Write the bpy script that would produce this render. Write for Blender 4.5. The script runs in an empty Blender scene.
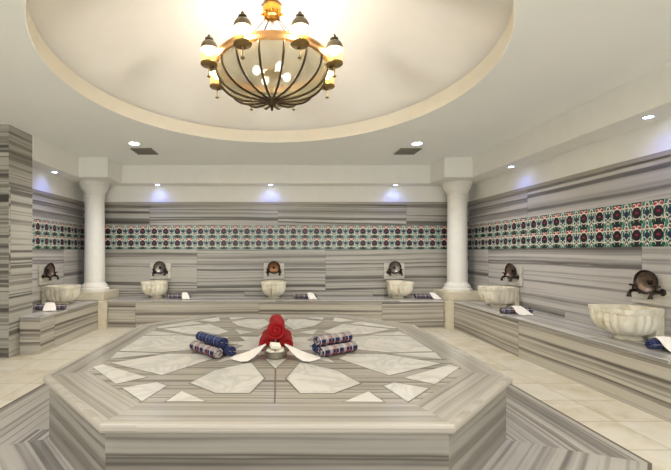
import bpy, bmesh, math, random
from mathutils import Vector, Matrix
random.seed(7)
S = bpy.context.scene
COL = S.collection
PI = math.pi

# ------------------------------------------------------------------ camera
cam = bpy.data.cameras.new('camera')
cam.sensor_width = 36.0
cam.lens = 36.0 * 380.0 / 671.0
cam.shift_x = (335.5 - 276.0) / 671.0
cam.shift_y = (252.0 - 235.0) / 671.0
cam.clip_start = 0.05
camo = bpy.data.objects.new('camera', cam)
COL.objects.link(camo)
camo.location = (0, 0, 1.30)
camo.rotation_euler = (PI / 2, 0, 0)
S.camera = camo

# ------------------------------------------------------------------ world, exposure
w = bpy.data.worlds.new('world')
S.world = w
w.use_nodes = True
bg = w.node_tree.nodes['Background']
bg.inputs[0].default_value = (.97, .985, 1.0, 1)
bg.inputs[1].default_value = 1.35
S.view_settings.view_transform = 'Standard'
S.view_settings.look = 'None'
S.view_settings.gamma = 1
S.view_settings.use_curve_mapping = False
S.view_settings.exposure = .98

LANTERN_W, CLUSTER_W, DOWN_W, SPOT_W = 11.0, 9.0, 100.0, 2.6

# ------------------------------------------------------------------ node expression helper
class E:
    def __init__(s, m, sock): s.m = m; s.s = sock
    def op(s, o, b=None, c=None):
        n = s.m.nodes.new('ShaderNodeMath'); n.operation = o
        for i, v in enumerate((s, b, c)):
            if v is None: continue
            if isinstance(v, E): s.m.links.new(v.s, n.inputs[i])
            else: n.inputs[i].default_value = v
        return E(s.m, n.outputs[0])
    def __add__(s, b): return s.op('ADD', b)
    def __sub__(s, b): return s.op('SUBTRACT', b)
    def __mul__(s, b): return s.op('MULTIPLY', b)
    def __truediv__(s, b): return s.op('DIVIDE', b)
    def floor(s): return s.op('FLOOR')
    def fract(s): return s.op('FRACT')
    def abs(s): return s.op('ABSOLUTE')
    def lt(s, b): return s.op('LESS_THAN', b)
    def gt(s, b): return s.op('GREATER_THAN', b)
    def sqrt(s): return s.op('SQRT')
    def max(s, b): return s.op('MAXIMUM', b)
    def min(s, b): return s.op('MINIMUM', b)
    def clamp(s):
        r = s.op('ADD', 0.0); r.s.node.use_clamp = True; return r

def newmat(name):
    m = bpy.data.materials.new(name); m.use_nodes = True
    nt = m.node_tree
    b = nt.nodes['Principled BSDF']
    return m, nt, b

def hyp(a, b): return (a * a + b * b).sqrt()

def comb(nt, x, y, z):
    n = nt.nodes.new('ShaderNodeCombineXYZ')
    for i, v in enumerate((x, y, z)):
        if isinstance(v, E): nt.links.new(v.s, n.inputs[i])
        else: n.inputs[i].default_value = v
    return n.outputs[0]

def noise(nt, vec, scale, detail=3, rough=.5, dist=0):
    n = nt.nodes.new('ShaderNodeTexNoise')
    n.inputs['Scale'].default_value = scale; n.inputs['Detail'].default_value = detail
    n.inputs['Roughness'].default_value = rough; n.inputs['Distortion'].default_value = dist
    if vec is not None: nt.links.new(vec, n.inputs['Vector'])
    return E(nt, n.outputs[0])

def ramp(nt, f, stops):
    n = nt.nodes.new('ShaderNodeValToRGB'); cr = n.color_ramp
    while len(cr.elements) < len(stops): cr.elements.new(.5)
    for e, (p, c) in zip(cr.elements, stops):
        e.position = p; e.color = (c[0], c[1], c[2], 1)
    nt.links.new(f.s, n.inputs[0])
    return n.outputs[0]

def mix(nt, f, a, b, mode='MIX'):
    n = nt.nodes.new('ShaderNodeMix'); n.data_type = 'RGBA'; n.blend_type = mode
    if isinstance(f, E): nt.links.new(f.s, n.inputs[0])
    else: n.inputs[0].default_value = f
    for v, i in ((a, 6), (b, 7)):
        if isinstance(v, tuple): n.inputs[i].default_value = (v[0], v[1], v[2], 1)
        else: nt.links.new(v, n.inputs[i])
    return n.outputs[2]

def uv(nt):
    n = nt.nodes.new('ShaderNodeUVMap'); n.uv_map = 'UVMap'
    sp = nt.nodes.new('ShaderNodeSeparateXYZ'); nt.links.new(n.outputs[0], sp.inputs[0])
    return E(nt, sp.outputs[0]), E(nt, sp.outputs[1])

def srgb(r, g, b):
    f = lambda c: (c / 255 / 12.92) if c / 255 <= .04045 else ((c / 255 + .055) / 1.055) ** 2.4
    return (f(r), f(g), f(b))

def bumpy(nt, b, h, strength, dist=.01):
    n = nt.nodes.new('ShaderNodeBump'); n.inputs['Strength'].default_value = strength
    n.inputs['Distance'].default_value = dist
    nt.links.new(h.s, n.inputs['Height']); nt.links.new(n.outputs[0], b.inputs['Normal'])

# striped marble: bands run along U, vary across V; slab-by-slab offsets
def striped(name, cu, cv, light, mid, dark, rough=.25, freq=5.5, shift=0.0, joint=.004, contrast=1.0, stag=.37, voff=0.0):
    m, nt, b = newmat(name)
    u, v = uv(nt)
    row = ((v + shift) / cv).floor()
    uu = u / cu + row * stag + shift * .7
    cell = uu.floor()
    wn = nt.nodes.new('ShaderNodeTexWhiteNoise'); wn.noise_dimensions = '2D'
    nt.links.new(comb(nt, cell * 1.7 + 3.3, row * 2.9 + 11.1, 0.0), wn.inputs['Vector'])
    off = E(nt, wn.outputs[0])
    wob = noise(nt, comb(nt, u * .5, v * 1.0, off * 9), 1.0, 2) - .5
    vv = v + voff + wob * .06 + (off - .5) * u * .03 + off * 5.0
    n1 = noise(nt, comb(nt, u * .010, vv, 0.0), freq, 2, .6)
    n2 = noise(nt, comb(nt, u * .005, vv, 4.0), freq * 3.2, 2, .6)
    n3 = noise(nt, comb(nt, u * 1.2, v * 7.0, 7.0), 1.6, 3, .55)
    f = (n1 - .5) * 2.2 * contrast + (n2 - .5) * 1.5 * contrast + (n3 - .5) * .14 + .50
    c = ramp(nt, f, [(.08, dark), (.30, mid), (.47, light), (.58, light), (.70, mid), (.84, dark), (1.0, tuple(min(1, x * 1.12) for x in light))])
    if joint:
        ju = ((uu.fract() - .5).abs() * -1 + .5) * cu
        jv = (((v + shift) / cv).fract() - .5).abs() * -1 + .5
        j = ju.lt(joint).max((jv * cv).lt(joint * .8))
        c = mix(nt, j * .35, c, tuple(x * .6 for x in dark))
    nt.links.new(c, b.inputs['Base Color'])
    b.inputs['Roughness'].default_value = rough
    return m

LG, MG, DG = srgb(172, 168, 158), srgb(128, 124, 115), srgb(72, 68, 62)
M = {}
M['wall'] = striped('striped_wall_marble', 2.4, .92, LG, MG, DG, .3, 4.0, shift=.35, contrast=.95)
M['wall_side'] = striped('striped_wall_marble_side', 2.7, .92, srgb(186, 182, 177), srgb(150, 146, 142), srgb(96, 92, 90), .3, 3.6, shift=.35, contrast=.9)
M['pier'] = striped('striped_pier_marble', 3.0, 1.1, LG, MG, DG, .3, 4.5, shift=.1, contrast=.9)
M['bench'] = striped('striped_bench_marble', 2.1, 3.0, srgb(186, 180, 166), srgb(150, 143, 131), srgb(94, 88, 80), .3, 5.0, shift=.2, contrast=.95)
M['bench_top'] = striped('pale_bench_marble', 2.1, 3.0, srgb(190, 186, 180), srgb(170, 166, 160), srgb(142, 138, 132), .22, 3.0, joint=.003)
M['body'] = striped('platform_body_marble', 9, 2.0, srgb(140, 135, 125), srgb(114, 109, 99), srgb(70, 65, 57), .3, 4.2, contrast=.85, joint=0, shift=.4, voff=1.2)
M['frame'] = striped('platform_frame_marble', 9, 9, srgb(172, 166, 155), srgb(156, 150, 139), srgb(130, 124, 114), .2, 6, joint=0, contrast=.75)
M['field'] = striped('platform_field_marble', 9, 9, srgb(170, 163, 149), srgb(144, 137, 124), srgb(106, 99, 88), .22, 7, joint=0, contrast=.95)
M['ring'] = striped('floor_ring_marble', 9, 9, srgb(168, 163, 155), srgb(140, 135, 128), srgb(104, 99, 93), .3, 5.0, joint=0, contrast=.9)
M['lip'] = striped('moulding_marble', 3, 9, srgb(168, 161, 148), srgb(160, 153, 141), srgb(150, 143, 131), .5, 3, joint=0)

def plain(name, c, rough=.5, metal=0.0, var=.06, scale=6, bump=0, bscale=40, sheen=0):
    m, nt, b = newmat(name)
    tc = nt.nodes.new('ShaderNodeTexCoord')
    n = noise(nt, tc.outputs['Object'], scale, 4, .55)
    col = ramp(nt, n, [(.3, tuple(x * (1 - var) for x in c)), (.7, tuple(min(1, x * (1 + var)) for x in c))])
    nt.links.new(col, b.inputs['Base Color'])
    b.inputs['Roughness'].default_value = rough; b.inputs['Metallic'].default_value = metal
    if bump: bumpy(nt, b, noise(nt, tc.outputs['Object'], bscale, 3), bump)
    if sheen: b.inputs['Sheen Weight'].default_value = sheen
    return m

M['ceiling'] = plain('ceiling_paint', srgb(242, 243, 238), .8, var=.02, scale=1)
M['dome'] = plain('dome_plaster', srgb(240, 238, 232), .75, var=.035, scale=1.6, bump=.05, bscale=8)
M['lipw'] = plain('dome_lip_paint', srgb(236, 231, 215), .7, var=.02)
M['paint'] = plain('cream_wall_paint', srgb(236, 234, 225), .7, var=.02)
M['column'] = plain('cream_column_stone', srgb(230, 227, 217), .55, var=.03, scale=9)
M['plinth'] = plain('beige_plinth_stone', srgb(212, 202, 178), .5, var=.08, scale=10)
M['bronze'] = plain('dark_bronze', srgb(58, 49, 43), .35, .9, var=.35, scale=30)
M['bronze_in'] = plain('worn_bronze', srgb(114, 99, 88), .4, .8, var=.3, scale=26)
M['copper'] = plain('copper_bowl', srgb(144, 102, 74), .35, .85, var=.25, scale=26)
M['steelbowl'] = plain('grey_bronze_bowl', srgb(128, 124, 116), .35, .85, var=.25, scale=26)
M['tin'] = plain('tinned_metal', srgb(170, 164, 150), .32, .9, var=.15, scale=40)
M['soap'] = plain('white_soap', srgb(236, 230, 214), .6, var=.03)
M['white_cloth'] = plain('white_cloth', srgb(238, 233, 224), .85, var=.04, scale=14, bump=.1, bscale=120)
M['red'] = plain('red_terry', srgb(158, 5, 12), .95, var=.25, scale=45, bump=.7, bscale=240)
M['gold'] = plain('polished_gold', srgb(214, 158, 70), .22, 1.0, var=.12, scale=14)
M['ringgold'] = plain('antique_copper_gold', srgb(206, 160, 110), .32, .85, var=.15, scale=14)
M['iron'] = plain('dark_bronze_iron', srgb(82, 66, 46), .4, .8, var=.2, scale=30)
M['cap'] = plain('aged_lantern_cap', srgb(120, 110, 92), .35, .8, var=.2, scale=30)
M['lbase'] = plain('lantern_brass', srgb(140, 116, 70), .4, .7, var=.15, scale=30)
M['candle'] = plain('ivory_candle', srgb(240, 220, 150), .6, var=.03)
M['chrome'] = plain('chrome', srgb(200, 200, 200), .2, 1.0, var=.02)
M['vent'] = plain('grey_vent_metal', srgb(132, 128, 114), .6, .2, var=.05)
M['ventd'] = plain('dark_vent_duct', srgb(70, 68, 60), .8, var=.05)

# basin marble
m, nt, b = newmat('basin_marble'); M['basin'] = m
tc = nt.nodes.new('ShaderNodeTexCoord')
n = noise(nt, tc.outputs['Object'], 5, 5, .6, 1.2)
c = ramp(nt, n, [(.3, srgb(196, 184, 152)), (.48, srgb(228, 221, 200)), (.7, srgb(238, 233, 218))])
nt.links.new(c, b.inputs['Base Color']); b.inputs['Roughness'].default_value = .4

# white inlay marble with grey veins
m, nt, b = newmat('white_inlay_marble'); M['inlay'] = m
tc = nt.nodes.new('ShaderNodeTexCoord')
n = noise(nt, tc.outputs['Object'], 2.2, 5, .6, 1.6)
vein = ((n - .5).abs() * -14 + 1).clamp()
c = mix(nt, vein * .34, srgb(216, 212, 202), srgb(142, 139, 134))
n2 = noise(nt, tc.outputs['Object'], 9, 3)
c = mix(nt, n2 * .25, c, srgb(186, 181, 168))
nt.links.new(c, b.inputs['Base Color']); b.inputs['Roughness'].default_value = .22
M['grout'] = plain('inlay_joint', srgb(100, 92, 78), .6, var=.05)

# cream floor tiles
m, nt, b = newmat('cream_floor_tile'); M['tile'] = m
u, v = uv(nt); T = .42
cu_, cv_ = ((u - 2.6) / T), ((v - 2.495) / T)
wn = nt.nodes.new('ShaderNodeTexWhiteNoise'); wn.noise_dimensions = '2D'
nt.links.new(comb(nt, cu_.floor(), cv_.floor(), 0.0), wn.inputs['Vector'])
r1 = E(nt, wn.outputs[0])
n = noise(nt, comb(nt, u, v, r1 * 20), 3.5, 5, .62, .8)
c = ramp(nt, n + (r1 - .5) * .12, [(.28, srgb(186, 174, 144)), (.45, srgb(202, 194, 174)), (.65, srgb(210, 204, 190))])
j = ((cu_.fract() - .5).abs() * -1 + .5).min((cv_.fract() - .5).abs() * -1 + .5).lt(.009)
c = mix(nt, j * .55, c, srgb(120, 106, 78))
nt.links.new(c, b.inputs['Base Color']); b.inputs['Roughness'].default_value = .35

# iznik tile band
m, nt, b = newmat('floral_tile_band'); M['iznik'] = m
u, v = uv(nt)
TW, TH = .2165, .2205
fu = (u / TW).fract() - .5
fv = ((v - 1.352) / TH).fract() - .5
au = fu.abs(); bu = au * -1 + .5
NAVY, WHT, TEAL, GRN = srgb(18, 24, 34), srgb(228, 218, 204), srgb(38, 132, 116), srgb(10, 78, 48)
REDC, MAR, MAG = srgb(176, 62, 54), srgb(34, 12, 24), srgb(140, 24, 66)
c = mix(nt, (au + fv * .6).op('SINE').gt(.18), NAVY, srgb(16, 36, 40))
def lay(c, mask, colr): return mix(nt, mask, c, colr)
# teal stems around the bud and below flower
db = hyp(bu * 1.35, fv + .02)
og = (au - .27 - (fv * 6.2832).op('COSINE') * -.09).abs()
c = lay(c, og.lt(.060), TEAL)
c = lay(c, (og - .085).abs().lt(.014), WHT)
c = lay(c, (db - .19).abs().lt(.022), srgb(60, 150, 130))
c = lay(c, hyp(au - .22, fv + .36).lt(.108), WHT)
c = lay(c, hyp(au - .22, fv + .385).lt(.092), GRN)
c = lay(c, (hyp(au - .30, fv - .17) - .12).abs().lt(.024) * (fv.gt(.12)), WHT)
c = lay(c, (hyp(au - .36, fv + .18) - .10).abs().lt(.020), WHT)
c = lay(c, (hyp(au - .0, fv - .02) - .275).abs().lt(.022) * ((au * 22).op('SINE').gt(-.35)), WHT)
c = lay(c, hyp(au - .11, (fv - .36) * 1.25).lt(.11), WHT)
c = lay(c, hyp(au - .15, (fv - .35) * 1.5).lt(.09), REDC)
c = lay(c, hyp(au, (fv - .41)).lt(.05), REDC)
c = lay(c, hyp(au * 1.05, fv - .02).lt(.235), MAR)
c = lay(c, hyp(au, (fv - .03) * 1.5).lt(.085), MAG)
c = lay(c, hyp(bu * 1.5, fv + .0).lt(.15), srgb(30, 40, 74))
c = lay(c, (hyp(bu, fv - .36) - .09).abs().lt(.022), WHT)
c = lay(c, hyp(bu, fv - .36).lt(.055), srgb(120, 90, 80))
c = lay(c, ((bu * 1.5 - .0).abs() + (fv + .36).abs()).lt(.08), WHT)
j = ((fu.abs() * -1 + .5)).min(fv.abs() * -1 + .5).lt(.008)
nt.links.new(c, b.inputs['Base Color']); b.inputs['Roughness'].default_value = .3

# plaid
def plaid(name, base, l1, l2, ac, su=.11, sv=.10):
    m, nt, b = newmat(name)
    u, v = uv(nt)
    a = (u / su).fract(); d = (v / sv).fract()
    c = mix(nt, ((a - .30).abs().lt(.11)) * .45, base, l1)
    c = mix(nt, ((d - .35).abs().lt(.13)) * .45, c, l1)
    c = mix(nt, ((a - .62).abs().lt(.05)) * .65, c, ac)
    c = mix(nt, ((d - .72).abs().lt(.05)) * .6, c, ac)
    c = mix(nt, ((a - .85).abs().lt(.03)) * .7, c, l2)
    c = mix(nt, ((d - .05).abs().lt(.035)) * .7, c, l2)
    nt.links.new(c, b.inputs['Base Color']); b.inputs['Roughness'].default_value = .9
    tc = nt.nodes.new('ShaderNodeTexCoord')
    bumpy(nt, b, noise(nt, tc.outputs['Object'], 220, 2), .3)
    return m
M['plaid_blue'] = plaid('navy_plaid', srgb(16, 23, 66), srgb(66, 84, 128), srgb(150, 150, 160), srgb(40, 44, 84))
M['plaid_light'] = plaid('navy_cream_plaid', srgb(18, 25, 70), srgb(214, 200, 186), srgb(200, 190, 184), srgb(150, 78, 70), .15, .18)
M['plaid_dark'] = plaid('dark_plaid', srgb(26, 24, 52), srgb(140, 132, 150), srgb(216, 205, 200), srgb(150, 80, 74), .16, .12)

def emis(name, c, s):
    m = bpy.data.materials.new(name); m.use_nodes = True; nt = m.node_tree
    nt.nodes.clear()
    e = nt.nodes.new('ShaderNodeEmission'); o = nt.nodes.new('ShaderNodeOutputMaterial')
    e.inputs[0].default_value = (*c, 1); e.inputs[1].default_value = s
    nt.links.new(e.outputs[0], o.inputs[0]); return m
M['bulb'] = emis('warm_bulb', (1, .92, .74), 4)
M['down'] = emis('downlight_glow', (1, .95, .86), 12)
M['blue'] = emis('blue_spot_glow', (.5, .62, 1.0), 14)

def glassy(name, tint, diff, fac, rough=.1):
    m = bpy.data.materials.new(name); m.use_nodes = True; nt = m.node_tree
    b = nt.nodes['Principled BSDF']; o = nt.nodes['Material Output']
    b.inputs['Base Color'].default_value = (*diff, 1); b.inputs['Roughness'].default_value = rough
    t = nt.nodes.new('ShaderNodeBsdfTransparent'); t.inputs[0].default_value = (*tint, 1)
    tl = nt.nodes.new('ShaderNodeBsdfTranslucent'); tl.inputs[0].default_value = (*diff, 1)
    ms = nt.nodes.new('ShaderNodeMixShader'); ms.inputs[0].default_value = .5
    nt.links.new(b.outputs[0], ms.inputs[1]); nt.links.new(tl.outputs[0], ms.inputs[2])
    m2 = nt.nodes.new('ShaderNodeMixShader'); m2.inputs[0].default_value = fac
    nt.links.new(t.outputs[0], m2.inputs[1]); nt.links.new(ms.outputs[0], m2.inputs[2])
    nt.links.new(m2.outputs[0], o.inputs[0]); return m
M['glass'] = glassy('frosted_bowl_glass', (.88, .86, .80), srgb(114, 107, 84), .74)
M['lglass'] = glassy('amber_lantern_glass', (1, .95, .76), srgb(236, 196, 96), .08)

# ------------------------------------------------------------------ mesh helpers
def obj(name, bm, mat, parent=None, smooth=False, swap=False, autouv=True, angle=None):
    bm.normal_update()
    if autouv and 'UVMap' not in bm.loops.layers.uv:
        L = bm.loops.layers.uv.new('UVMap')
        for f in bm.faces:
            n = f.normal
            for l in f.loops:
                p = l.vert.co
                if abs(n.z) > .7: q = (p.y, p.x) if swap else (p.x, p.y)
                elif abs(n.x) > .95: q = (p.y, p.z)
                elif abs(n.y) > .95: q = (p.x, p.z)
                else:
                    h = math.hypot(n.x, n.y) or 1
                    q = (-p.x * n.y / h + p.y * n.x / h + 3.7, p.z)
                l[L].uv = q
    me = bpy.data.meshes.new(name)
    if smooth:
        for f in bm.faces: f.smooth = True
        a = angle or math.radians(40)
        for e in bm.edges:
            if len(e.link_faces) == 2 and e.calc_face_angle(0) > a: e.smooth = False
    bm.to_mesh(me); bm.free()
    for mm in (mat if isinstance(mat, (list, tuple)) else [mat]): me.materials.append(mm)
    o = bpy.data.objects.new(name, me); COL.objects.link(o)
    if parent: o.parent = parent
    return o

def thing(name, label, cat, loc=(0, 0, 0), rotz=0, group=None):
    o = bpy.data.objects.new(name, None); COL.objects.link(o)
    o.empty_display_size = .1
    o.location = loc; o.rotation_euler = (0, 0, rotz)
    return tag(o, label, cat, group)
def tag(o, label, cat, group=None):
    o['label'] = label; o['category'] = cat
    if group: o['group'] = group
    return o
def struct(name, bm, mat, **k):
    o = obj(name, bm, mat, **k); o['kind'] = 'structure'; return o
def dup(root, loc, rotz, label):
    r = root.copy(); COL.objects.link(r); r.location = loc; r.rotation_euler = (0, 0, rotz); r['label'] = label
    for ch in list(root.children):
        c = ch.copy(); COL.objects.link(c); c.parent = r
        for g in list(ch.children):
            d = g.copy(); COL.objects.link(d); d.parent = c
    return r

def box(bm, x0, x1, y0, y1, z0, z1, mi=0):
    vs = [bm.verts.new((x, y, z)) for z in (z0, z1) for x, y in ((x0, y0), (x1, y0), (x1, y1), (x0, y1))]
    for q in ((3, 2, 1, 0), (4, 5, 6, 7), (0, 1, 5, 4), (1, 2, 6, 5), (2, 3, 7, 6), (3, 0, 4, 7)):
        f = bm.faces.new([vs[i] for i in q]); f.material_index = mi
    return bm
def boxm(*a): return box(bmesh.new(), *a)
def bevel(bm, w, seg=2):
    bmesh.ops.bevel(bm, geom=list(bm.edges), offset=w, segments=seg, profile=.5, affect='EDGES'); return bm
def prism(bm, pts, z0, z1, mi=0):
    lo = [bm.verts.new((x, y, z0)) for x, y in pts]; hi = [bm.verts.new((x, y, z1)) for x, y in pts]
    area = sum(pts[i][0] * pts[(i + 1) % len(pts)][1] - pts[(i + 1) % len(pts)][0] * pts[i][1] for i in range(len(pts)))
    if area < 0: lo.reverse(); hi.reverse()
    n = len(lo)
    fs = [bm.faces.new(hi), bm.faces.new(lo[::-1])]
    for i in range(n): fs.append(bm.faces.new((lo[i], lo[(i + 1) % n], hi[(i + 1) % n], hi[i])))
    for f in fs: f.material_index = mi
def loft(bm, rings, closed=True, cap0=False, cap1=False):
    R = [[bm.verts.new(p) for p in r] for r in rings]
    n = len(R[0])
    for a, b_ in zip(R, R[1:]):
        for i in range(n if closed else n - 1):
            j = (i + 1) % n
            bm.faces.new((a[i], a[j], b_[j], b_[i]))
    if cap0: bm.faces.new(R[0][::-1])
    if cap1: bm.faces.new(R[-1])
    return R
def lathe(bm, prof, seg=24, c=(0, 0, 0), axis='z'):
    rings = []
    for r, h in prof:
        ring = []
        for i in range(seg):
            a = 2 * PI * i / seg
            x, y = r * math.cos(a), r * math.sin(a)
            if axis == 'z': p = (c[0] + x, c[1] + y, c[2] + h)
            elif axis == 'y': p = (c[0] + x, c[1] - h, c[2] + y)     # h towards -y
            else: p = (c[0] + h, c[1] + x, c[2] + y)
            ring.append(p)
        rings.append(ring)
    loft(bm, rings, True, True, True)
    return bm
def tube(bm, pts, r, seg=8):
    pts = [Vector(p) for p in pts]; rings = []
    up = None
    for i, p in enumerate(pts):
        t = (pts[min(i + 1, len(pts) - 1)] - pts[max(i - 1, 0)]).normalized()
        if up is None:
            up = Vector((0, 0, 1)) if abs(t.z) < .9 else Vector((1, 0, 0))
        s = t.cross(up).normalized(); up = s.cross(t).normalized()
        rr = r[i] if isinstance(r, (list, tuple)) else r
        rings.append([p + (s * math.cos(2 * PI * k / seg) + up * math.sin(2 * PI * k / seg)) * rr for k in range(seg)])
    loft(bm, rings, True, True, True); return bm
def sphere(bm, c, r, sz=1.0, seg=14):
    prof = [(max(r * math.sin(PI * i / 8), 1e-4), -r * sz * math.cos(PI * i / 8)) for i in range(9)]
    return lathe(bm, prof, seg, c)

# ------------------------------------------------------------------ dimensions
YW, XW = 7.10, 3.60           # back wall, side walls
ZC, ZS, ZM = 2.86, 2.535, 2.20  # ceiling, soffit, marble top
YB, XB, ZB = 6.47, 3.00, .475   # bench fronts and height
DCX, DCY, DR = -.04, 3.51, 1.90
YN = -2.6

# ------------------------------------------------------------------ setting
struct('floor', boxm(-XW - .1, XW + .1, YN, YW + .1, -.1, 0), M['tile'])

def wall(name, x0, x1, y0, y1, mat):
    bm = bmesh.new(); box(bm, x0, x1, y0, y1, 0, ZM, 0); box(bm, x0, x1, y0, y1, ZM, 3.0, 1)
    return struct(name, bm, [mat, M['paint']])
wall('wall_back', -XW, XW, YW, YW + .1, M['wall'])
wall('wall_left', -XW - .1, -XW, YN, YW + .1, M['wall_side'])
wall('wall_right', XW, XW + .1, YN, YW + .1, M['wall_side'])
struct('wall_pier', boxm(-XW, -3.27, 4.65, 5.10, 0, ZC), M['pier'])

# ceiling with a round opening
bm = bmesh.new()
angs = sorted([2 * PI * i / 128 for i in range(128)] + [math.atan2(y - DCY, x - DCX) % (2 * PI) for x in (-XW - .1, XW + .1) for y in (YN, YW + .1)])
ri, ro, riu, rou = [], [], [], []
for a in angs:
    ca, sa = math.cos(a), math.sin(a)
    tx = ((XW + .1 - DCX) / ca) if ca > 1e-9 else ((-XW - .1 - DCX) / ca if ca < -1e-9 else 1e9)
    ty = ((YW + .1 - DCY) / sa) if sa > 1e-9 else ((YN - DCY) / sa if sa < -1e-9 else 1e9)
    t = min(tx, ty)
    ri.append((DCX + (DR + .002) * ca, DCY + (DR + .002) * sa, ZC)); ro.append((DCX + t * ca, DCY + t * sa, ZC))
    riu.append((DCX + (DR + .03) * ca, DCY + (DR + .03) * sa, ZC + .05)); rou.append((DCX + t * ca, DCY + t * sa, ZC + .05))
loft(bm, [ri, ro, rou, riu, ri])
bmesh.ops.remove_doubles(bm, verts=bm.verts, dist=1e-5)
bmesh.ops.recalc_face_normals(bm, faces=bm.faces)
struct('ceiling', bm, M['ceiling'])
# lip band and dome
bm = bmesh.new()
lathe_r = []
for r, z in ((DR, ZC - .001), (DR, ZC + .165), (DR + .10, ZC + .165)):
    lathe_r.append([(DCX + r * math.cos(2 * PI * i / 128), DCY + r * math.sin(2 * PI * i / 128), z) for i in range(128)])
loft(bm, lathe_r)
for f in bm.faces: f.normal_flip()
struct('trim_7', bm, M['lipw'], smooth=True)
bm = bmesh.new(); rr = []
RISE = .56; R0 = DR + .06; RS = (R0 * R0 + RISE * RISE) / (2 * RISE)
zc0 = ZC + .165 + RISE - RS
for k in range(19):
    r = R0 * (1 - k / 18.4)
    rr.append([(DCX + r * math.cos(2 * PI * i / 96), DCY + r * math.sin(2 * PI * i / 96), zc0 + math.sqrt(RS * RS - r * r)) for i in range(96)])
loft(bm, rr, True, False, True)
for f in bm.faces: f.normal_flip()
DOMETOP = zc0 + RS
struct('ceiling', bm, M['dome'], smooth=True)

# soffit with corner blocks over the columns
bm = bmesh.new()
prism(bm, [(-XW, YW), (XW, YW), (XW, YN), (3.24, YN), (3.24, 6.26), (2.775, 6.26), (2.775, 6.83), (-2.775, 6.83), (-2.775, 6.26), (-3.25, 6.26), (-3.25, 5.10), (-XW, 5.10)], ZS, ZC)
struct('trim_8', bm, M['paint'])
# moulding at the top of the marble
for i, a in enumerate(((-XW, XW, YW - .022, YW), (-XW, -XW + .022, 5.10, YW - .022), (XW - .022, XW, YN, YW - .022))):
    bm = boxm(*a, ZM - .012, ZM + .016); box(bm, *[a[0] + (.008 if i == 2 else 0), a[1] - (.008 if i == 1 else 0), a[2] + (.008 if i == 0 else 0), a[3]], ZM + .016, ZM + .034)
    struct('trim_%d' % (i + 1), bm, M['lip'])
# floral tile bands
for i, a in enumerate(((-XW, XW, YW - .006, YW), (-XW, -XW + .006, 5.10, YW - .006), (XW - .006, XW, YN, YW - .006))):
    struct('trim_%d' % (i + 4), boxm(*a, 1.352, 1.793), M['iznik'])

# ------------------------------------------------------------------ heated marble platform
PA, PYF, PYB, PH, PYS, PYT = 1.62, 1.88, 5.22, .885, 2.612, 4.486
def octa(d):
    k = .4142 * d
    h, s0, s1 = PH + k, PYS - k, PYT + k
    return [(h, PYF - d), (PA + d, s0), (PA + d, s1), (h, PYB + d), (-h, PYB + d), (-PA - d, s1), (-PA - d, s0), (-h, PYF - d)]
def ringquads(bm, d0, d1, z):
    L = bm.loops.layers.uv.get('UVMap') or bm.loops.layers.uv.new('UVMap')
    A, B = octa(d0), octa(d1)
    for i in range(8):
        j = (i + 1) % 8
        pts = [A[i], A[j], B[j], B[i]]
        vs = [bm.verts.new((p[0], p[1], z)) for p in pts]
        f = bm.faces.new(vs); f.normal_update()
        t = Vector((A[j][0] - A[i][0], A[j][1] - A[i][1])).normalized(); nrm = Vector((t.y, -t.x))
        o = Vector(A[i])
        for l in f.loops:
            q = Vector((l.vert.co.x, l.vert.co.y)) - o
            l[L].uv = (q.dot(t) + 5 * i, q.dot(nrm) + 1.9 * i)
        if f.normal.z < 0: f.normal_flip()

PX, PY, PR = .012, .01, -.005
plat = thing('heated_marble_platform', 'large octagonal grey marble platform inlaid with white petals in middle of room', 'platform', (PX, 3.55 + PY, 0), PR)
def loc(bm, o): bmesh.ops.translate(bm, verts=bm.verts, vec=(-o[0], -o[1], -o[2])); return bm
PO = (0, 3.55, 0)
bm = bmesh.new()
loft(bm, [[(x, y, 0) for x, y in octa(-.035)], [(x, y, .395) for x, y in octa(-.035)]], True, True, True)
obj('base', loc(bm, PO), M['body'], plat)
bm = bmesh.new()
prof = [(-.036, .392), (-.012, .392), (-.004, .398), (0, .408), (0, .424), (-.004, .434), (-.012, .4405), (-.024, .442), (-.030, .4395), (-.036, .442), (-.26, .442)]
loft(bm, [[(x, y, z) for x, y in octa(d)] for d, z in prof[:-1]], True, False, False)
R = bm.verts
obj('edge_moulding', loc(bm, PO), M['lip'], plat)
bm = bmesh.new(); ringquads(bm, -.036, -.26, .442)
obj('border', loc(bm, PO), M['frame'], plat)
bm = bmesh.new(); prism(bm, octa(-.262), .40, .4415)
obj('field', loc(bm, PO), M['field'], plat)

CY = 3.57
half = []   # right-hand front polygons, then mirrored
half.append([(.556, 2.476), (.444, 2.74), (.192, 2.948), (.076, 2.57), (.155, 2.30), (.358, 2.30)])
half.append([(.508, 3.05), (.79, 2.636), (1.268, 2.92), (.911, 3.19), (.60, 3.19)])
half.append([(.40, 2.17), (.576, 2.332), (.624, 2.17)])
half.append([(.697, 2.426), (.781, 2.489), (.965, 2.385), (.763, 2.17)])
half.append([(1.366, 2.82), (1.32, 2.885), (.881, 2.588), (1.038, 2.46)])
half.append([(1.333, 3.04), (1.36, 3.24), (.965, 3.2)])
polys = []
for p in half:
    for sx in (1, -1):
        for sy in (1, -1):
            polys.append([(sx * x, y if sy == 1 else 2 * CY - y) for x, y in p])
for sx in (1, -1):
    polys.append([(sx * x, y) for x, y in ((.70, 3.34), (.74, 3.80), (.98, 3.90), (1.36, 3.86), (1.36, 3.28), (.98, 3.24))])
for k in range(10):
    a = 2 * PI * k / 10
    def P(r, t): return (r * math.sin(a) + t * math.cos(a), CY - r * math.cos(a) + t * math.sin(a))
    polys.append([P(.78, 0), P(.53, .085), P(.53, -.085)])
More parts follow.
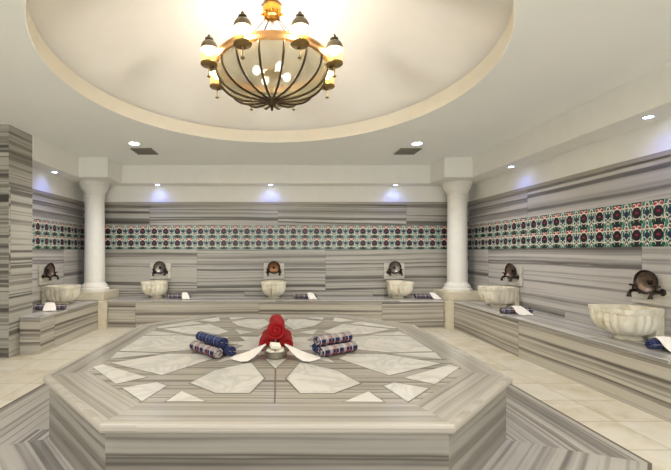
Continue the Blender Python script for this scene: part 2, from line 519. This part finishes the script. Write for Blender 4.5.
polys.append([((.46 if k % 2 == 0 else .31) * math.sin(PI * k / 10 + PI / 10), CY - (.46 if k % 2 == 0 else .31) * math.cos(PI * k / 10 + PI / 10)) for k in range(20)])
bm = bmesh.new(); bj = bmesh.new()
for p in polys:
    prism(bm, p, .436, .4432)
    cx = sum(q[0] for q in p) / len(p); cy = sum(q[1] for q in p) / len(p)
    prism(bj, [(x + (x - cx) / max(.01, math.hypot(x - cx, y - cy)) * .012, y + (y - cy) / max(.01, math.hypot(x - cx, y - cy)) * .012) for x, y in p], .436, .4424)
bx = bj; box(bx, -.005, .005, 2.15, 2.78, .436, .4424)
IO = (.012, 3.55, 0)
obj('inlay_joint', loc(bj, IO), M['grout'], plat)
obj('inlay', loc(bm, IO), M['inlay'], plat)

bm = bmesh.new(); ringquads(bm, .66, -.034, .003)
o = struct('trim_9', loc(bm, PO), M['ring']); o.location = plat.location; o.rotation_euler = plat.rotation_euler
bm = bmesh.new()
A, B = octa(.66), octa(.68)
loft(bm, [[(x, y, 0.0) for x, y in B], [(x, y, .0035) for x, y in B], [(x, y, .0035) for x, y in A], [(x, y, 0) for x, y in A]])
o = struct('trim_10', loc(bm, PO), M['grout']); o.location = plat.location; o.rotation_euler = plat.rotation_euler

# ------------------------------------------------------------------ benches
def bench(name, label, pts, slab, swap):
    o = (sum(p[0] for p in pts) / len(pts), sum(p[1] for p in pts) / len(pts), 0)
    t = thing(name, label, 'bench', o)
    bm = bmesh.new(); prism(bm, pts, 0, ZB - .031)
    obj('bench_base', loc(bm, o), M['bench'], t)
    bm = bmesh.new(); prism(bm, slab, ZB - .03, ZB)
    bmesh.ops.bevel(bm, geom=[e for e in bm.edges], offset=.005, segments=2, profile=.5, affect='EDGES')
    obj('seat_slab', loc(bm, o), M['bench_top'], t, swap=swap)
    return t
def rect(x0, x1, y0, y1): return [(x0, y0), (x1, y0), (x1, y1), (x0, y1)]
XC, YC = 2.858, 6.392
bench('marble_bench', 'long striped marble bench along the back wall under three basins', rect(-XC, XC, YB, YW - .004), rect(-XC, XC, YB - .012, YW - .004), False)
bench('marble_bench', 'long striped marble bench running along the right wall', rect(XB, XW - .004, -.6, YC), rect(XB - .012, XW - .004, -.6, YC), True)
bench('marble_bench', 'short striped marble bench beside the striped pier at left',
      [(-3.266, 4.84), (-XB, 4.84), (-XB, YC), (-XW + .004, YC), (-XW + .004, 5.105), (-3.266, 5.105)],
      [(-3.266, 4.828), (-XB + .012, 4.828), (-XB + .012, YC), (-XW + .004, YC), (-XW + .004, 5.105), (-3.266, 5.105)], True)
# ------------------------------------------------------------------ columns
def column(label, sx):
    cx, cy = sx * 3.235, 6.785
    t = thing('column', label, 'column', (cx, cy, 0), 0, None)
    o = (cx, cy, 0)
    xs = sorted((sx * 2.925, sx * (XW - .003))); bm = bevel(boxm(*xs, YB - .03, YW - .003, ZB, .612), .006)
    obj('plinth', loc(bm, o), M['plinth'], t)
    bm = bmesh.new()
    xs = sorted((sx * 3.0, sx * (XW - .003))); box(bm, *xs, 6.396, YB, 0, ZB - .001)
    xs = sorted((sx * 2.862, sx * (XW - .003))); box(bm, *xs, YB, YW - .003, 0, ZB - .001)
    obj('pedestal', loc(bm, o), M['bench'], t)
    xs = sorted((sx * 2.862, sx * 2.998)); bm = bevel(boxm(*xs, YB - .075, YB - .014, 0, ZB - .002), .004)
    obj('post', loc(bm, o), M['plinth'], t)
    bm = bmesh.new()
    lathe(bm, [(.238, .612), (.246, .635), (.240, .66), (.216, .672), (.218, .70), (.205, .725), (.182, .74), (.170, .77)], 40)
    obj('base', bm, M['column'], t, smooth=True)
    bm = bmesh.new()
    lathe(bm, [(.168, .765), (.168, 1.0), (.166, 1.6), (.161, 2.27)], 40)
    obj('shaft', bm, M['column'], t, smooth=True)
    bm = bmesh.new()
    lathe(bm, [(.162, 2.262), (.172, 2.275), (.172, 2.298), (.166, 2.308), (.170, 2.335), (.188, 2.375), (.218, 2.41), (.225, 2.43), (.225, 2.45), (.238, 2.455), (.244, 2.48), (.244, ZS)], 40)
    obj('capital', bm, M['column'], t, smooth=True)
column('cream round column in the left back corner beside the short bench', -1)
column('cream round column in the right back corner near the long bench', 1)

# ------------------------------------------------------------------ marble basins (local: wall at y=0, room towards -y)
def basin():
    t = thing('marble_basin', '', 'basin', (0, 0, ZB), 0, 'carved marble basins on the benches')
    N = 160
    Z0, ZR = 0.0, .300
    def plan(a, s, p):  # s size 0..1, p squareness
        c, q = math.cos(a), math.sin(a)
        r = 1 / ((abs(c) ** p + abs(q) ** p) ** (1 / p))
        return r * c * s, r * q * s
    def ring(t_, z, inset=0.0, flute=1.0, lobe=1.0):
        out = []
        s = t_
        p = 2 + 1.4 * min(1, max(0, (t_ - .5) / .4))
        for i in range(N):
            a = 2 * PI * i / N
            x, y = plan(a, s, p)
            d = math.degrees(a)
            # corner lobes at the two front corners, flutes between
            fl = 0
            for ca in (225, 315):
                g = math.exp(-((d - ca) / 15.0) ** 2); fl += .12 * g * lobe
            k = abs(math.sin(a * 9 + .2)) ** .7
            near = max(math.exp(-((d - 225) / 16) ** 2), math.exp(-((d - 315) / 16) ** 2))
            fl += flute * .17 * (k - .75) * (1 - near)
            x *= 1 + fl; y *= 1 + fl
            hx = (.194 - .034 * y) - inset; hy = .225 - inset
            out.append((x * hx / .99, -.245 + y * hy, z))
        return out
    bm = bmesh.new()
    rings = []
    rings.append(ring(.50, 0, 0, 0, 0)); rings.append(ring(.52, .012, 0, 0, 0)); rings.append(ring(.47, .026, 0, 0, 0)); rings.append(ring(.44, .040, 0, .2, 0))
    for k in range(0, 11):
        u = k / 10
        rings.append(ring(.46 + .52 * math.sin(u * PI / 2) ** .8, .046 + .200 * (1 - math.cos(u * PI / 2)) ** 1.0, 0, .35 + .65 * math.sin(u * PI), min(1, .3 + u)))
    rings.append(ring(.985, .252, 0, .9, 1)); rings.append(ring(1.005, .256, 0, 0, 1.0)); rings.append(ring(1.01, .274, 0, 0, 1.0)); rings.append(ring(1.012, .294, 0, 0, 1.05)); rings.append(ring(1.008, .300, 0, 0, 1.05))
    rings.append(ring(.99, .301, .018, 0, 1.2)); rings.append(ring(.96, .292, .022, 0, .9))
    for k in range(1, 8):
        u = k / 7
        rings.append(ring(.96 * math.cos(u * 1.35), .292 - .20 * math.sin(u * PI / 2), .022, 0, .6 * (1 - u)))
    loft(bm, rings, True, True, True)
    obj('bowl', bm, M['basin'], t, smooth=True, angle=math.radians(55))
    bm = bevel(boxm(-.105, .105, -.075, -.001, 0, .300), .008)
    obj('back_block', bm, M['basin'], t)
    return t

# tap set: plaque with two taps
def tapset():
    t = thing('tap_set', '', 'tap', (0, 0, .80), 0, 'bronze taps on small marble plaques')
    o = (0, 0, .80)
    bm = bevel(boxm(-.19, .19, -.030, -.001, .80, 1.092), .005)
    obj('plaque', loc(bm, o), M['plaquem'], t)
    for s in (-1, 1):
        bm = bmesh.new()
        x = s * .112
        lathe(bm, [(.034, .022), (.034, .030), (.024, .036), (.018, .045), (.018, .05)], 16, (x, 0, .925), 'y')
        tube(bm, [(x, -.045, .925), (x, -.085, .927), (x, -.115, .922), (x - s * .004, -.135, .905), (x - s * .006, -.14, .872)], [.017, .018, .016, .014, .017], 10)
        lathe(bm, [(.021, -.006), (.021, .006)], 12, (x - s * .006, -.14, .87))
        tp = obj('tap', loc(bm, o), M['bronze'], t, smooth=True)
        bm = bmesh.new()
        lathe(bm, [(.011, 0), (.011, .028), (.018, .032), (.018, .042), (.010, .046)], 12, (x, -.092, .942))
        for a in range(4):
            ca, sa = math.cos(a * PI / 2 + .5), math.sin(a * PI / 2 + .5)
            tube(bm, [(x, -.092, .978), (x + .03 * ca, -.092 + .03 * sa, .980)], [.007, .010], 8)
        obj('handle', loc(bm, o), M['bronze'], tp, smooth=True)
    return t
M['plaquem'] = striped('plaque_marble', 9, 9, srgb(202, 197, 186), srgb(188, 182, 171), srgb(170, 164, 154), .3, 7, joint=0)

def hangbowl(im):
    t = thing('bathing_bowl', '', 'bowl', (0, 0, .9), 0, 'round metal bathing bowls leaning behind taps')
    bm = bmesh.new()
    P = [(.001, .0), (.045, .002), (.08, .014), (.103, .036), (.112, .054), (.116, .056), (.116, .050), (.107, .030), (.083, .008), (.046, -.006), (.001, -.008)]
    lathe(bm, P[::-1], 36, (0, -.024 - .008, .114), 'y')
    obj('shell', bm, M['bronze'], t, smooth=True, angle=math.radians(70))
    bm = bmesh.new()
    lathe(bm, [(.001, .001), (.046, .003), (.079, .015), (.100, .036), (.100, .040), (.078, .019), (.045, .007), (.001, .005)][::-1], 36, (0, -.032, .114), 'y')
    obj('lining', bm, im, t, smooth=True, angle=math.radians(70))
    bm = bmesh.new()
    lathe(bm, [(.028, .006), (.026, .013), (.014, .019), (.002, .021)], 20, (0, -.032, .114), 'y')
    obj('boss', bm, M['bronze'], t, smooth=True)
    return t

def roll_bm(R, L, turns=3.2, sq=.94, slices=7, seed=0, r0=.10):
    rnd = random.Random(seed)
    n = int(turns * 26); bm = bmesh.new(); UVL = bm.loops.layers.uv.new('UVMap')
    xs = [-L / 2, -L / 2 + .012] + [-L / 2 + .012 + (L - .024) * i / slices for i in range(1, slices)] + [L / 2 - .012, L / 2]
    ph = [rnd.uniform(0, 6.3) for _ in range(4)]
    G = []
    pitch = R * (1 - r0) / turns; thick = pitch * .86
    arc = 0; arcs = []
    for i in range(n + 1):
        th = 2 * PI * turns * i / n
        rad = R * r0 + (R - R * r0) * i / n
        arcs.append(arc); arc += rad * 2 * PI * turns / n
        rowo, rowi = [], []
        for k, x in enumerate(xs):
            e = .965 if k in (0, len(xs) - 1) else 1
            wob = 1 + .025 * math.sin(x * 26 + ph[0]) + .02 * math.sin(th + ph[1] + x * 9)
            xx = x + (.006 * math.sin(th * .5 + ph[2]) + (1 - i / n) * .008) * (1 if x > 0 else -1) * (1 if abs(x) > L / 2 - .02 else 0)
            for row, r in ((rowo, rad * e), (rowi, (rad - thick) * (2 - e))):
                r = max(r, .001)
                a = th - PI / 2 - 2 * PI * turns + PI * .35
                row.append(bm.verts.new((xx, r * math.cos(a) * wob, r * math.sin(a) * wob * sq)))
        G.append((rowo, rowi))
    def face(vs, uvs):
        f = bm.faces.new(vs)
        for l, q in zip(f.loops, uvs): l[UVL].uv = q
    for i in range(n):
        for k in range(len(xs) - 1):
            a, b_, x0, x1 = arcs[i], arcs[i + 1], xs[k], xs[k + 1]
            face((G[i][0][k], G[i][0][k + 1], G[i + 1][0][k + 1], G[i + 1][0][k]), ((x0, a), (x1, a), (x1, b_), (x0, b_)))
            face((G[i + 1][1][k], G[i + 1][1][k + 1], G[i][1][k + 1], G[i][1][k]), ((x0, b_), (x1, b_), (x1, a), (x0, a)))
        for k in (0, len(xs) - 1):
            q = (G[i][0][k], G[i + 1][0][k], G[i + 1][1][k], G[i][1][k])
            if k: q = q[::-1]
            face(q, ((xs[k], arcs[i]),) * 4)
    for i in (0, n):
        for k in range(len(xs) - 1):
            q = (G[i][0][k], G[i][1][k], G[i][1][k + 1], G[i][0][k + 1])
            face(q, ((xs[k], arcs[i]), (xs[k], arcs[i]), (xs[k + 1], arcs[i]), (xs[k + 1], arcs[i])))
    bmesh.ops.recalc_face_normals(bm, faces=bm.faces)
    zmin = min(v.co.z for v in bm.verts); bmesh.ops.translate(bm, verts=bm.verts, vec=(0, 0, -zmin))
    return bm

def rolled(name, label, R, L, mat, loc_, rotz, group, seed=0, sq=.94, turns=3.2, tilt=0):
    o = obj(name, roll_bm(R, L, turns, sq, seed=seed), mat, None, smooth=True, angle=math.radians(60))
    o.location = loc_; o.rotation_euler = (0, tilt, rotz)
    return tag(o, label, 'towel', group)

def mitt_bm(pts, th=.006, segs=1):
    """leaf of cloth: pts = list of (x,y,z,halfwidth, dirx, diry) across-sections along its length"""
    bm = bmesh.new(); rings = []
    for x, y, z, hw, dx, dy in pts:
        rings.append([(x - dx * hw, y - dy * hw, z), (x, y, z + .004), (x + dx * hw, y + dy * hw, z), (x + dx * hw, y + dy * hw, z + th), (x, y, z + th + .005), (x - dx * hw, y - dy * hw, z + th)])
    loft(bm, rings, True, True, True)
    bmesh.ops.recalc_face_normals(bm, faces=bm.faces)
    return bm

# placements: (position along wall origin on the wall, rotation) -> local -y faces the room
bas = basin(); tps = tapset()
units = [
    ((-2.15, YW), 0, 'left of three on the back wall', 'grey'),
    ((-.04, YW), 0, 'middle of three on the back wall', 'copper'),
    ((2.20, YW), 0, 'right of three on the back wall', 'grey'),
    ((XW, 5.72), -PI / 2, 'right wall near column', 'bronze'),
    ((XW, 3.62), -PI / 2, 'right wall nearest', 'bronze'),
    ((-XW, 5.93), PI / 2, 'left wall', 'bronze'),
]
BL = ['fluted cream marble basin against the back wall, nearest the left column',
      'fluted cream marble basin at the middle of the back wall, between the other two',
      'fluted cream marble basin against the back wall, nearest the right column',
      'fluted cream marble basin on the right wall bench, beside the column',
      'yellowish cream fluted marble basin at the near end of the right wall',
      'fluted cream marble basin on the short bench at the left wall']
TL = ['pair of bronze taps on marble plaque, on back wall nearest the left column',
      'pair of bronze taps on marble plaque at the middle of the back wall',
      'pair of bronze taps on marble plaque, on back wall nearest the right column',
      'pair of bronze taps on marble plaque on right wall, beside the column',
      'pair of bronze taps on marble plaque at the near end of the right wall',
      'pair of bronze taps on marble plaque on the left wall by the pier']
HL = ['round grey metal bowl held behind taps, on back wall nearest the left column',
      'round copper-lined bowl held behind taps at the middle of the back wall',
      'round grey metal bowl held behind taps, on back wall nearest the right column',
      'round dark bronze bowl held behind taps on right wall, beside the column',
      'round brown bronze bowl held behind taps at the near end of the right wall',
      'round dark bronze bowl held behind taps on the left wall']
LIN = {'grey': M['steelbowl'], 'copper': M['copper'], 'bronze': M['bronze_in']}
for i, ((x, y), rz, _, kind) in enumerate(units):
    if i == 0:
        b_, t_ = bas, tps
        b_.location = (x, y, ZB); t_.location = (x, y, .80); b_.rotation_euler = t_.rotation_euler = (0, 0, rz)
        b_['label'] = BL[0]; t_['label'] = TL[0]
    else:
        dup(bas, (x, y, ZB), rz, BL[i]); dup(tps, (x, y, .80), rz, TL[i])
    h = hangbowl(LIN[kind]); h.location = (x, y, .9); h.rotation_euler = (0, 0, rz); h['label'] = HL[i]

# rolled towels and white mitts on the benches
TS = [(-1.72, 6.74, 0.06, 'rolled plaid towel on the back bench, right of the left basin'),
      (.52, 6.74, -.03, 'rolled plaid towel on the back bench, right of the middle basin'),
      (2.66, 6.74, .10, 'rolled plaid towel on the back bench, next to the right column'),
      (3.21, 5.08, -.02, 'rolled dark plaid towel on the right bench, in front of the basin beside the column'),
      (3.36, 3.20, -.12, 'rolled navy plaid towel at the right edge, below the nearest basin'),
      (-3.22, 5.42, .12, 'rolled dark plaid towel on the short left bench')]
ML = ['white bath mitt lying on the plaid towel right of the left back basin',
      'white bath mitt lying on the plaid towel right of the middle back basin',
      'white bath mitt lying on the plaid towel beside the right column',
      'white bath mitt draped over the towel on the right bench near the column',
      'white bath mitt draped over the towel at the right edge of view',
      'white bath mitt draped over the towel on the short left bench']
for i, (x, y, a, lab) in enumerate(TS):
    r_ = .046 if i != 4 else .048
    rolled('rolled_towel', lab, r_, .40, M['plaid_blue'] if i == 4 else M['plaid_dark'], (x, y, ZB + .002), a, 'rolled plaid towels on the benches', i)
    # mitt: crosses over the roll and comes down in front
    top = 2 * r_ * .95 + .006
    off = (.10, .08, .10, .0, -.09, .0)[i]
    sec = []; ms = .72 if i < 3 else .95
    for s, z, hw in ((.075, .035, .04), (.05, top * .78, .055), (.025, top - .006, .06), (0, top + .004, .062), (-.028, top - .010, .068), (-.052, top * .70, .078), (-.085, .036, .088), (-.13, .008, .095), (-.165, .003, .07)):
        sec.append((off + s * -.35, s, z, hw * ms, 1, .0))
    bm = mitt_bm(sec, .005)
    o = obj('bath_mitt', bm, M['white_cloth'], None, smooth=True)
    o.location = (x, y, ZB + .002); o.rotation_euler = (0, 0, a)
    tag(o, ML[i], 'mitt', 'white bath mitts on bench towels')

# ------------------------------------------------------------------ things on the platform
ZP = .4434
# red towels: rolls run along Y
RR = .083
for k, (x, z, sq, lab) in enumerate(((-.078, 0, .80, 'rolled red towel at lower left of the red pile behind the metal bowl'),
                                     (.078, 0, .80, 'rolled red towel at lower right of the red pile behind the metal bowl'),
                                     (.0, .106, .98, 'rolled red towel on top of the red pile behind the metal bowl'))):
    rolled('rolled_towel', lab, RR * (1.1 if k == 2 else 1), .42, M['red'], (x, 3.47 - (.0 if k < 2 else .02), ZP + z), PI / 2, 'rolled red towels on the platform', 20 + k, sq, 2.6)

def plaid_pile(cx, cy, ang, side, seedo, flip):
    d = Vector((math.cos(ang), math.sin(ang))); n = Vector((-d.y, d.x))
    for k, (off, z, along, mt, lab) in enumerate((
        (-.058, 0, -.005, 'plaid_light', 'cream and navy plaid towel roll in front, in pile %s the red towels' % side),
        (.058, 0, .03, 'plaid_blue', 'navy plaid towel roll at back of the pile %s the red towels' % side),
        (.0, .074, .0, 'plaid_blue' if not flip else 'plaid_light', 'plaid towel roll on top of the pile %s the red towels' % side))):
        p = Vector((cx, cy)) + n * off + d * along
        rolled('rolled_towel', lab, .055, .36, M[mt], (p.x, p.y, ZP + z), ang, 'plaid towel rolls on the platform', seedo + k, .86)
plaid_pile(-.545, 3.22, -.80, 'left of', 30, False)
plaid_pile(.49, 3.24, .56, 'right of', 40, True)

# tinned bowl
t = thing('metal_bowl', 'round tinned metal bowl of white soap in front of the red towels', 'bowl', (-.005, 3.08, ZP))
bm = bmesh.new()
lathe(bm, [(.05, 0), (.066, .006), (.088, .028), (.098, .056), (.102, .066), (.106, .068), (.104, .072), (.096, .070), (.092, .056), (.082, .032), (.06, .012), (.002, .010)], 40)
obj('shell', bm, M['tin'], t, smooth=True, angle=math.radians(60))
for k, (x, y, z, a, b_, lab) in enumerate(((-.040, .0, .048, 1.5, .30, 'white soap block leaning at left in the metal bowl'),
                                         (.036, .004, .048, 1.4, -.30, 'white soap block at right in the metal bowl'),
                                         (.0, -.004, .098, .3, .3, 'white soap block on top of the others in the metal bowl'))):
    bm = bevel(boxm(-.042, .042, -.032, .032, -.016, .016), .006, 2)
    o = obj('soap_block', bm, M['soap'], None, smooth=True)
    o.location = (-.005 + x, 3.08 + y, ZP + z); o.rotation_euler = (b_, b_ * .5, a)
    tag(o, lab, 'soap', 'soap blocks in the bowl')
# two white leaf-shaped mitts leaning on the bowl rim
for s, lab in ((-1, 'white leaf-shaped bath mitt leaning on the left rim of the metal bowl'), (1, 'white leaf-shaped bath mitt leaning on the right rim of the metal bowl')):
    bm = bmesh.new(); rings = []
    secs = [(.078, .018, .098, .012), (.10, .012, .088, .026), (.14, -.005, .062, .06), (.19, -.03, .034, .092), (.24, -.045, .014, .11), (.29, -.040, .004, .092), (.33, -.04, .002, .05), (.36, -.035, .002, .012)]
    for x, y, z, hw in secs:
        dx, dy = .25, 1.0
        rings.append([(x - dx * hw, y - dy * hw, z), (x, y, z), (x + dx * hw, y + dy * hw, z), (x + dx * hw, y + dy * hw, z + .005), (x, y, z + .008), (x - dx * hw, y - dy * hw, z + .005)])
    if s < 0: rings = [[(-x, y, z) for x, y, z in r] for r in rings]
    loft(bm, rings, True, True, True); bmesh.ops.recalc_face_normals(bm, faces=bm.faces)
    o = obj('bath_mitt', bm, M['white_cloth'], None, smooth=True)
    o.location = (-.005, 3.08, ZP + .002)
    tag(o, lab, 'mitt', 'leaf shaped mitts by the bowl')

# ------------------------------------------------------------------ chandelier
ch = thing('chandelier', 'large brass chandelier with eight lanterns around a ribbed glass bowl', 'chandelier', (-.037, 3.51, 2.60))
Z0 = 2.60
def Zr(z): return z - Z0
bm = bmesh.new()
lathe(bm, [(.05, Zr(3.455)), (.07, Zr(3.465)), (.085, Zr(3.50)), (.088, Zr(3.53)), (.084, Zr(DOMETOP - .02)), (.075, Zr(DOMETOP - .004))], 32)
for k in range(8):
    a = k * PI / 4
    sphere(bm, (.09 * math.cos(a), .09 * math.sin(a), Zr(3.49)), .014, 1, 8)
obj('canopy', bm, M['gold'], ch, smooth=True)
for k in range(6):
    a = 2 * PI * k / 6 + .3
    p0 = Vector((.05 * math.cos(a), .05 * math.sin(a), Zr(3.46))); p1 = Vector((.485 * math.cos(a), .485 * math.sin(a), Zr(3.03)))
    bm = bmesh.new()
    pts = []
    for i in range(9):
        u_ = i / 8
        q = p0.lerp(p1, u_); q.z -= .05 * math.sin(PI * u_)
        pts.append(q)
    tube(bm, pts, .004, 6)
    obj('suspension_chain', bm, M['iron'], ch, smooth=True)
bm = bmesh.new()
tube(bm, [(0, 0, Zr(3.46)), (0, 0, Zr(2.72))], .005, 8)
obj('centre_rod', bm, M['iron'], ch, smooth=True)
bm = bmesh.new()
lathe(bm, [(.006, Zr(2.985)), (.03, Zr(2.965)), (.085, Zr(2.955)), (.09, Zr(2.945)), (.07, Zr(2.935)), (.02, Zr(2.925)), (.006, Zr(2.90))][::-1], 28)
hold = obj('bulb_holder', bm, M['gold'], ch, smooth=True)
for k in range(4):
    a = k * PI / 2 + .45
    bm = bmesh.new(); sphere(bm, (.155 * math.cos(a), .155 * math.sin(a), Zr(2.945)), .036, 1.15, 12)
    tube(bm, [(.07 * math.cos(a), .07 * math.sin(a), Zr(2.945)), (.125 * math.cos(a), .125 * math.sin(a), Zr(2.945))], .010, 8)
    obj('bulb', bm, M['bulb'], hold, smooth=True)
# ring
bm = bmesh.new()
rg = [(.495, 2.985), (.515, 2.970), (.527, 2.985), (.524, 3.02), (.532, 3.03), (.527, 3.045), (.50, 3.045), (.495, 3.03), (.495, 2.985)]
loft(bm, [[(r * math.cos(2 * PI * i / 64), r * math.sin(2 * PI * i / 64), Zr(z)) for i in range(64)] for r, z in rg])
bmesh.ops.remove_doubles(bm, verts=bm.verts, dist=1e-5); bmesh.ops.recalc_face_normals(bm, faces=bm.faces)
obj('rim_ring', bm, M['ringgold'], ch, smooth=True)
def bowlp(u_, dr=0):
    a = u_ * PI / 2 * .965
    return (.512 + dr) * math.cos(a) ** .72 * (1 + .02 * math.sin(2 * a)), 2.980 - (.283 + dr) * math.sin(a) ** 1.05
bm = bmesh.new()
loft(bm, [[(bowlp(k / 16, -.008)[0] * math.cos(2 * PI * i / 64), bowlp(k / 16, -.008)[0] * math.sin(2 * PI * i / 64), Zr(bowlp(k / 16, -.008)[1])) for i in range(64)] for k in range(17)])
obj('glass_bowl', bm, M['glass'], ch, smooth=True)
for i in range(16):
    a = 2 * PI * (i + .5) / 16
    bm = bmesh.new()
    tube(bm, [(bowlp(k / 16)[0] * math.cos(a), bowlp(k / 16)[0] * math.sin(a), Zr(bowlp(k / 16)[1])) for k in range(17)], .0105, 6)
    obj('rib', bm, M['iron'], ch, smooth=True)
bm = bmesh.new()
lathe(bm, [(.002, Zr(2.60)), (.010, Zr(2.606)), (.013, Zr(2.622)), (.008, Zr(2.632)), (.020, Zr(2.642)), (.030, Zr(2.652)), (.036, Zr(2.668)), (.062, Zr(2.685)), (.066, Zr(2.70)), (.055, Zr(2.715)), (.03, Zr(2.722))], 24)
obj('finial', bm, M['iron'], ch, smooth=True)
RL = .585
for k in range(8):
    a = PI / 8 + k * PI / 4
    c = (RL * math.cos(a), RL * math.sin(a))
    zb = 2.917
    bm = bmesh.new()
    lathe(bm, [(.002, Zr(2.808)), (.012, Zr(2.810)), (.020, Zr(2.818)), (.012, Zr(2.824)), (.006, Zr(2.83)), (.006, Zr(2.905)), (.016, Zr(2.912)), (.070, Zr(zb)), (.074, Zr(zb + .004)), (.074, Zr(zb + .014)), (.02, Zr(zb + .014))], 24, (c[0], c[1], 0))
    ln = obj('lantern', bm, M['lbase'], ch, smooth=True)
    bm = bmesh.new()
    loft(bm, [[(c[0] + r * math.cos(2 * PI * i / 24), c[1] + r * math.sin(2 * PI * i / 24), Zr(z)) for i in range(24)] for r, z in ((.068, zb + .014), (.070, zb + .05), (.070, zb + .135))])
    obj('lantern_glass', bm, M['lglass'], ln, smooth=True)
    bm = bmesh.new()
    pf = [(.075, zb + .130), (.074, zb + .148), (.067, zb + .172), (.054, zb + .192), (.036, zb + .204), (.018, zb + .210), (.018, zb + .216), (.036, zb + .220), (.036, zb + .227), (.012, zb + .235), (.009, zb + .244), (.015, zb + .253), (.010, zb + .261), (.002, zb + .265)]
    inn = [(.0735, zb + .130), (.072, zb + .148), (.064, zb + .171), (.051, zb + .189), (.034, zb + .200), (.002, zb + .206)]
    loft(bm, [[(c[0] + r * math.cos(2 * PI * i / 24), c[1] + r * math.sin(2 * PI * i / 24), Zr(z)) for i in range(24)] for r, z in inn[::-1] + pf])
    obj('lantern_cap', bm, M['cap'], ln, smooth=True)
    bm = bmesh.new()
    lathe(bm, [(.012, Zr(zb + .014)), (.012, Zr(zb + .075)), (.006, Zr(zb + .078))], 12, (c[0], c[1], 0))
    obj('candle_tube', bm, M['candle'], ln, smooth=True)
    bm = bmesh.new(); sphere(bm, (c[0], c[1], Zr(zb + .108)), .026, 1.2, 12)
    obj('bulb', bm, M['bulb'], ln, smooth=True)
    bm = bmesh.new()
    ux, uy = math.cos(a), math.sin(a)
    tube(bm, [(ux * r, uy * r, Zr(z)) for r, z in ((.50, 3.0), (.525, 2.95), (.55, 2.905), (.575, 2.89), (RL, 2.895))], .007, 8)
    obj('arm', bm, M['iron'], ch, smooth=True)
    lt = bpy.data.lights.new('lantern_light', 'POINT'); lt.energy = LANTERN_W; lt.color = (1, .95, .87); lt.shadow_soft_size = .02
    lo = bpy.data.objects.new('lantern_light', lt); COL.objects.link(lo); lo.parent = ch
    lo.location = (c[0], c[1], Zr(zb + .150))
for k in range(2):
    lt = bpy.data.lights.new('bowl_light', 'POINT'); lt.energy = CLUSTER_W; lt.color = (1, .95, .87); lt.shadow_soft_size = .05
    lo = bpy.data.objects.new('bowl_light', lt); COL.objects.link(lo); lo.parent = ch
    lo.location = ((-.1, .1)[k], 0, Zr(3.03))

# ------------------------------------------------------------------ downlights, vents, spots
def fixture(name, label, cat, x, y, z, r, mat, energy, colr, angle, group, depth=.012, visible=True):
    t = thing(name, label, cat, (x, y, z - depth), 0, group)
    bm = bmesh.new()
    loft(bm, [[(q * math.cos(2 * PI * i / 28), q * math.sin(2 * PI * i / 28), h) for i in range(28)] for q, h in ((r * .78, depth - .001), (r * .80, .002), (r * .92, 0), (r, .004), (r, depth - .0005))])
    obj('trim_ring', bm, M['paint'] if r > .06 else M['chrome'], t, smooth=True)
    bm = bmesh.new()
    lathe(bm, [(r * .76, .0006), (r * .76, .004)], 24)
    obj('lens', bm, mat, t)
    lt = bpy.data.lights.new(name + '_beam', 'SPOT'); lt.energy = energy; lt.color = colr; lt.spot_size = angle; lt.spot_blend = .8; lt.shadow_soft_size = r * .7
    lo = bpy.data.objects.new(name + '_beam', lt); COL.objects.link(lo); lo.parent = t; lo.location = (0, 0, -.01)
    return t
DOWN = [(-2.03, 5.44, 'bright round downlight in the ceiling near the left column'),
        (2.02, 5.44, 'bright round downlight in the ceiling near the right column'),
        (-2.03, 1.3, None), (2.02, 1.3, None), (-1.2, -.9, None), (1.2, -.9, None)]  # entries with None are unseen lamps, added out of view to brighten the room
for x, y, lab in DOWN:
    fixture('downlight', lab or ('added unseen downlight in the %s ceiling %s' % ('left' if x < 0 else 'right', 'level with the platform front' if y > 0 else 'behind the viewpoint')), 'downlight', x, y, ZC, .085, M['down'], DOWN_W, (1, .975, .94), 2.6, 'ceiling downlights')
SPB, SC = M['blue'], (.16, .24, 1.0)
SP = [(-2.17, 6.955, 'small blue-white spotlight in the back soffit near the left column'),
      (-.10, 6.955, 'small blue-white spotlight in the back soffit, middle of the wall'),
      (2.19, 6.955, 'small blue-white spotlight in the back soffit near the right column'),
      (3.39, 5.48, 'small blue-white spotlight in the right soffit near the column'),
      (3.39, 3.46, 'small blue-white spotlight in the right soffit at the near end'),
      (-3.41, 5.85, 'small blue-white spotlight in the left soffit beside the pier')]
for x, y, lab in SP:
    fixture('spotlight', lab, 'spotlight', x, y, ZS, .045, SPB, SPOT_W, SC, 2.5, 'blue soffit spotlights', .010)
for sx, lab in ((-1, 'square grey air vent in the ceiling beside the left downlight'), (1, 'square grey air vent in the ceiling beside the right downlight')):
    x0 = sx * 2.03
    t = thing('air_vent', lab, 'vent', (x0, 5.87, ZC - .014), 0, 'ceiling air vents')
    bm = bmesh.new()
    for a in ((-.16, .16, -.17, -.145), (-.16, .16, .145, .17), (-.16, -.135, -.145, .145), (.135, .16, -.145, .145)): box(bm, *a, 0, .0135)
    obj('frame', bm, M['vent'], t)
    bm = bmesh.new()
    for k in range(11):
        y = -.135 + k * .027; box(bm, -.135, .135, y - .006, y + .006, .002, .008)
    obj('grille', bm, M['vent'], t)
    obj('backing', boxm(-.135, .135, -.145, .145, .010, .0135), M['ventd'], t)
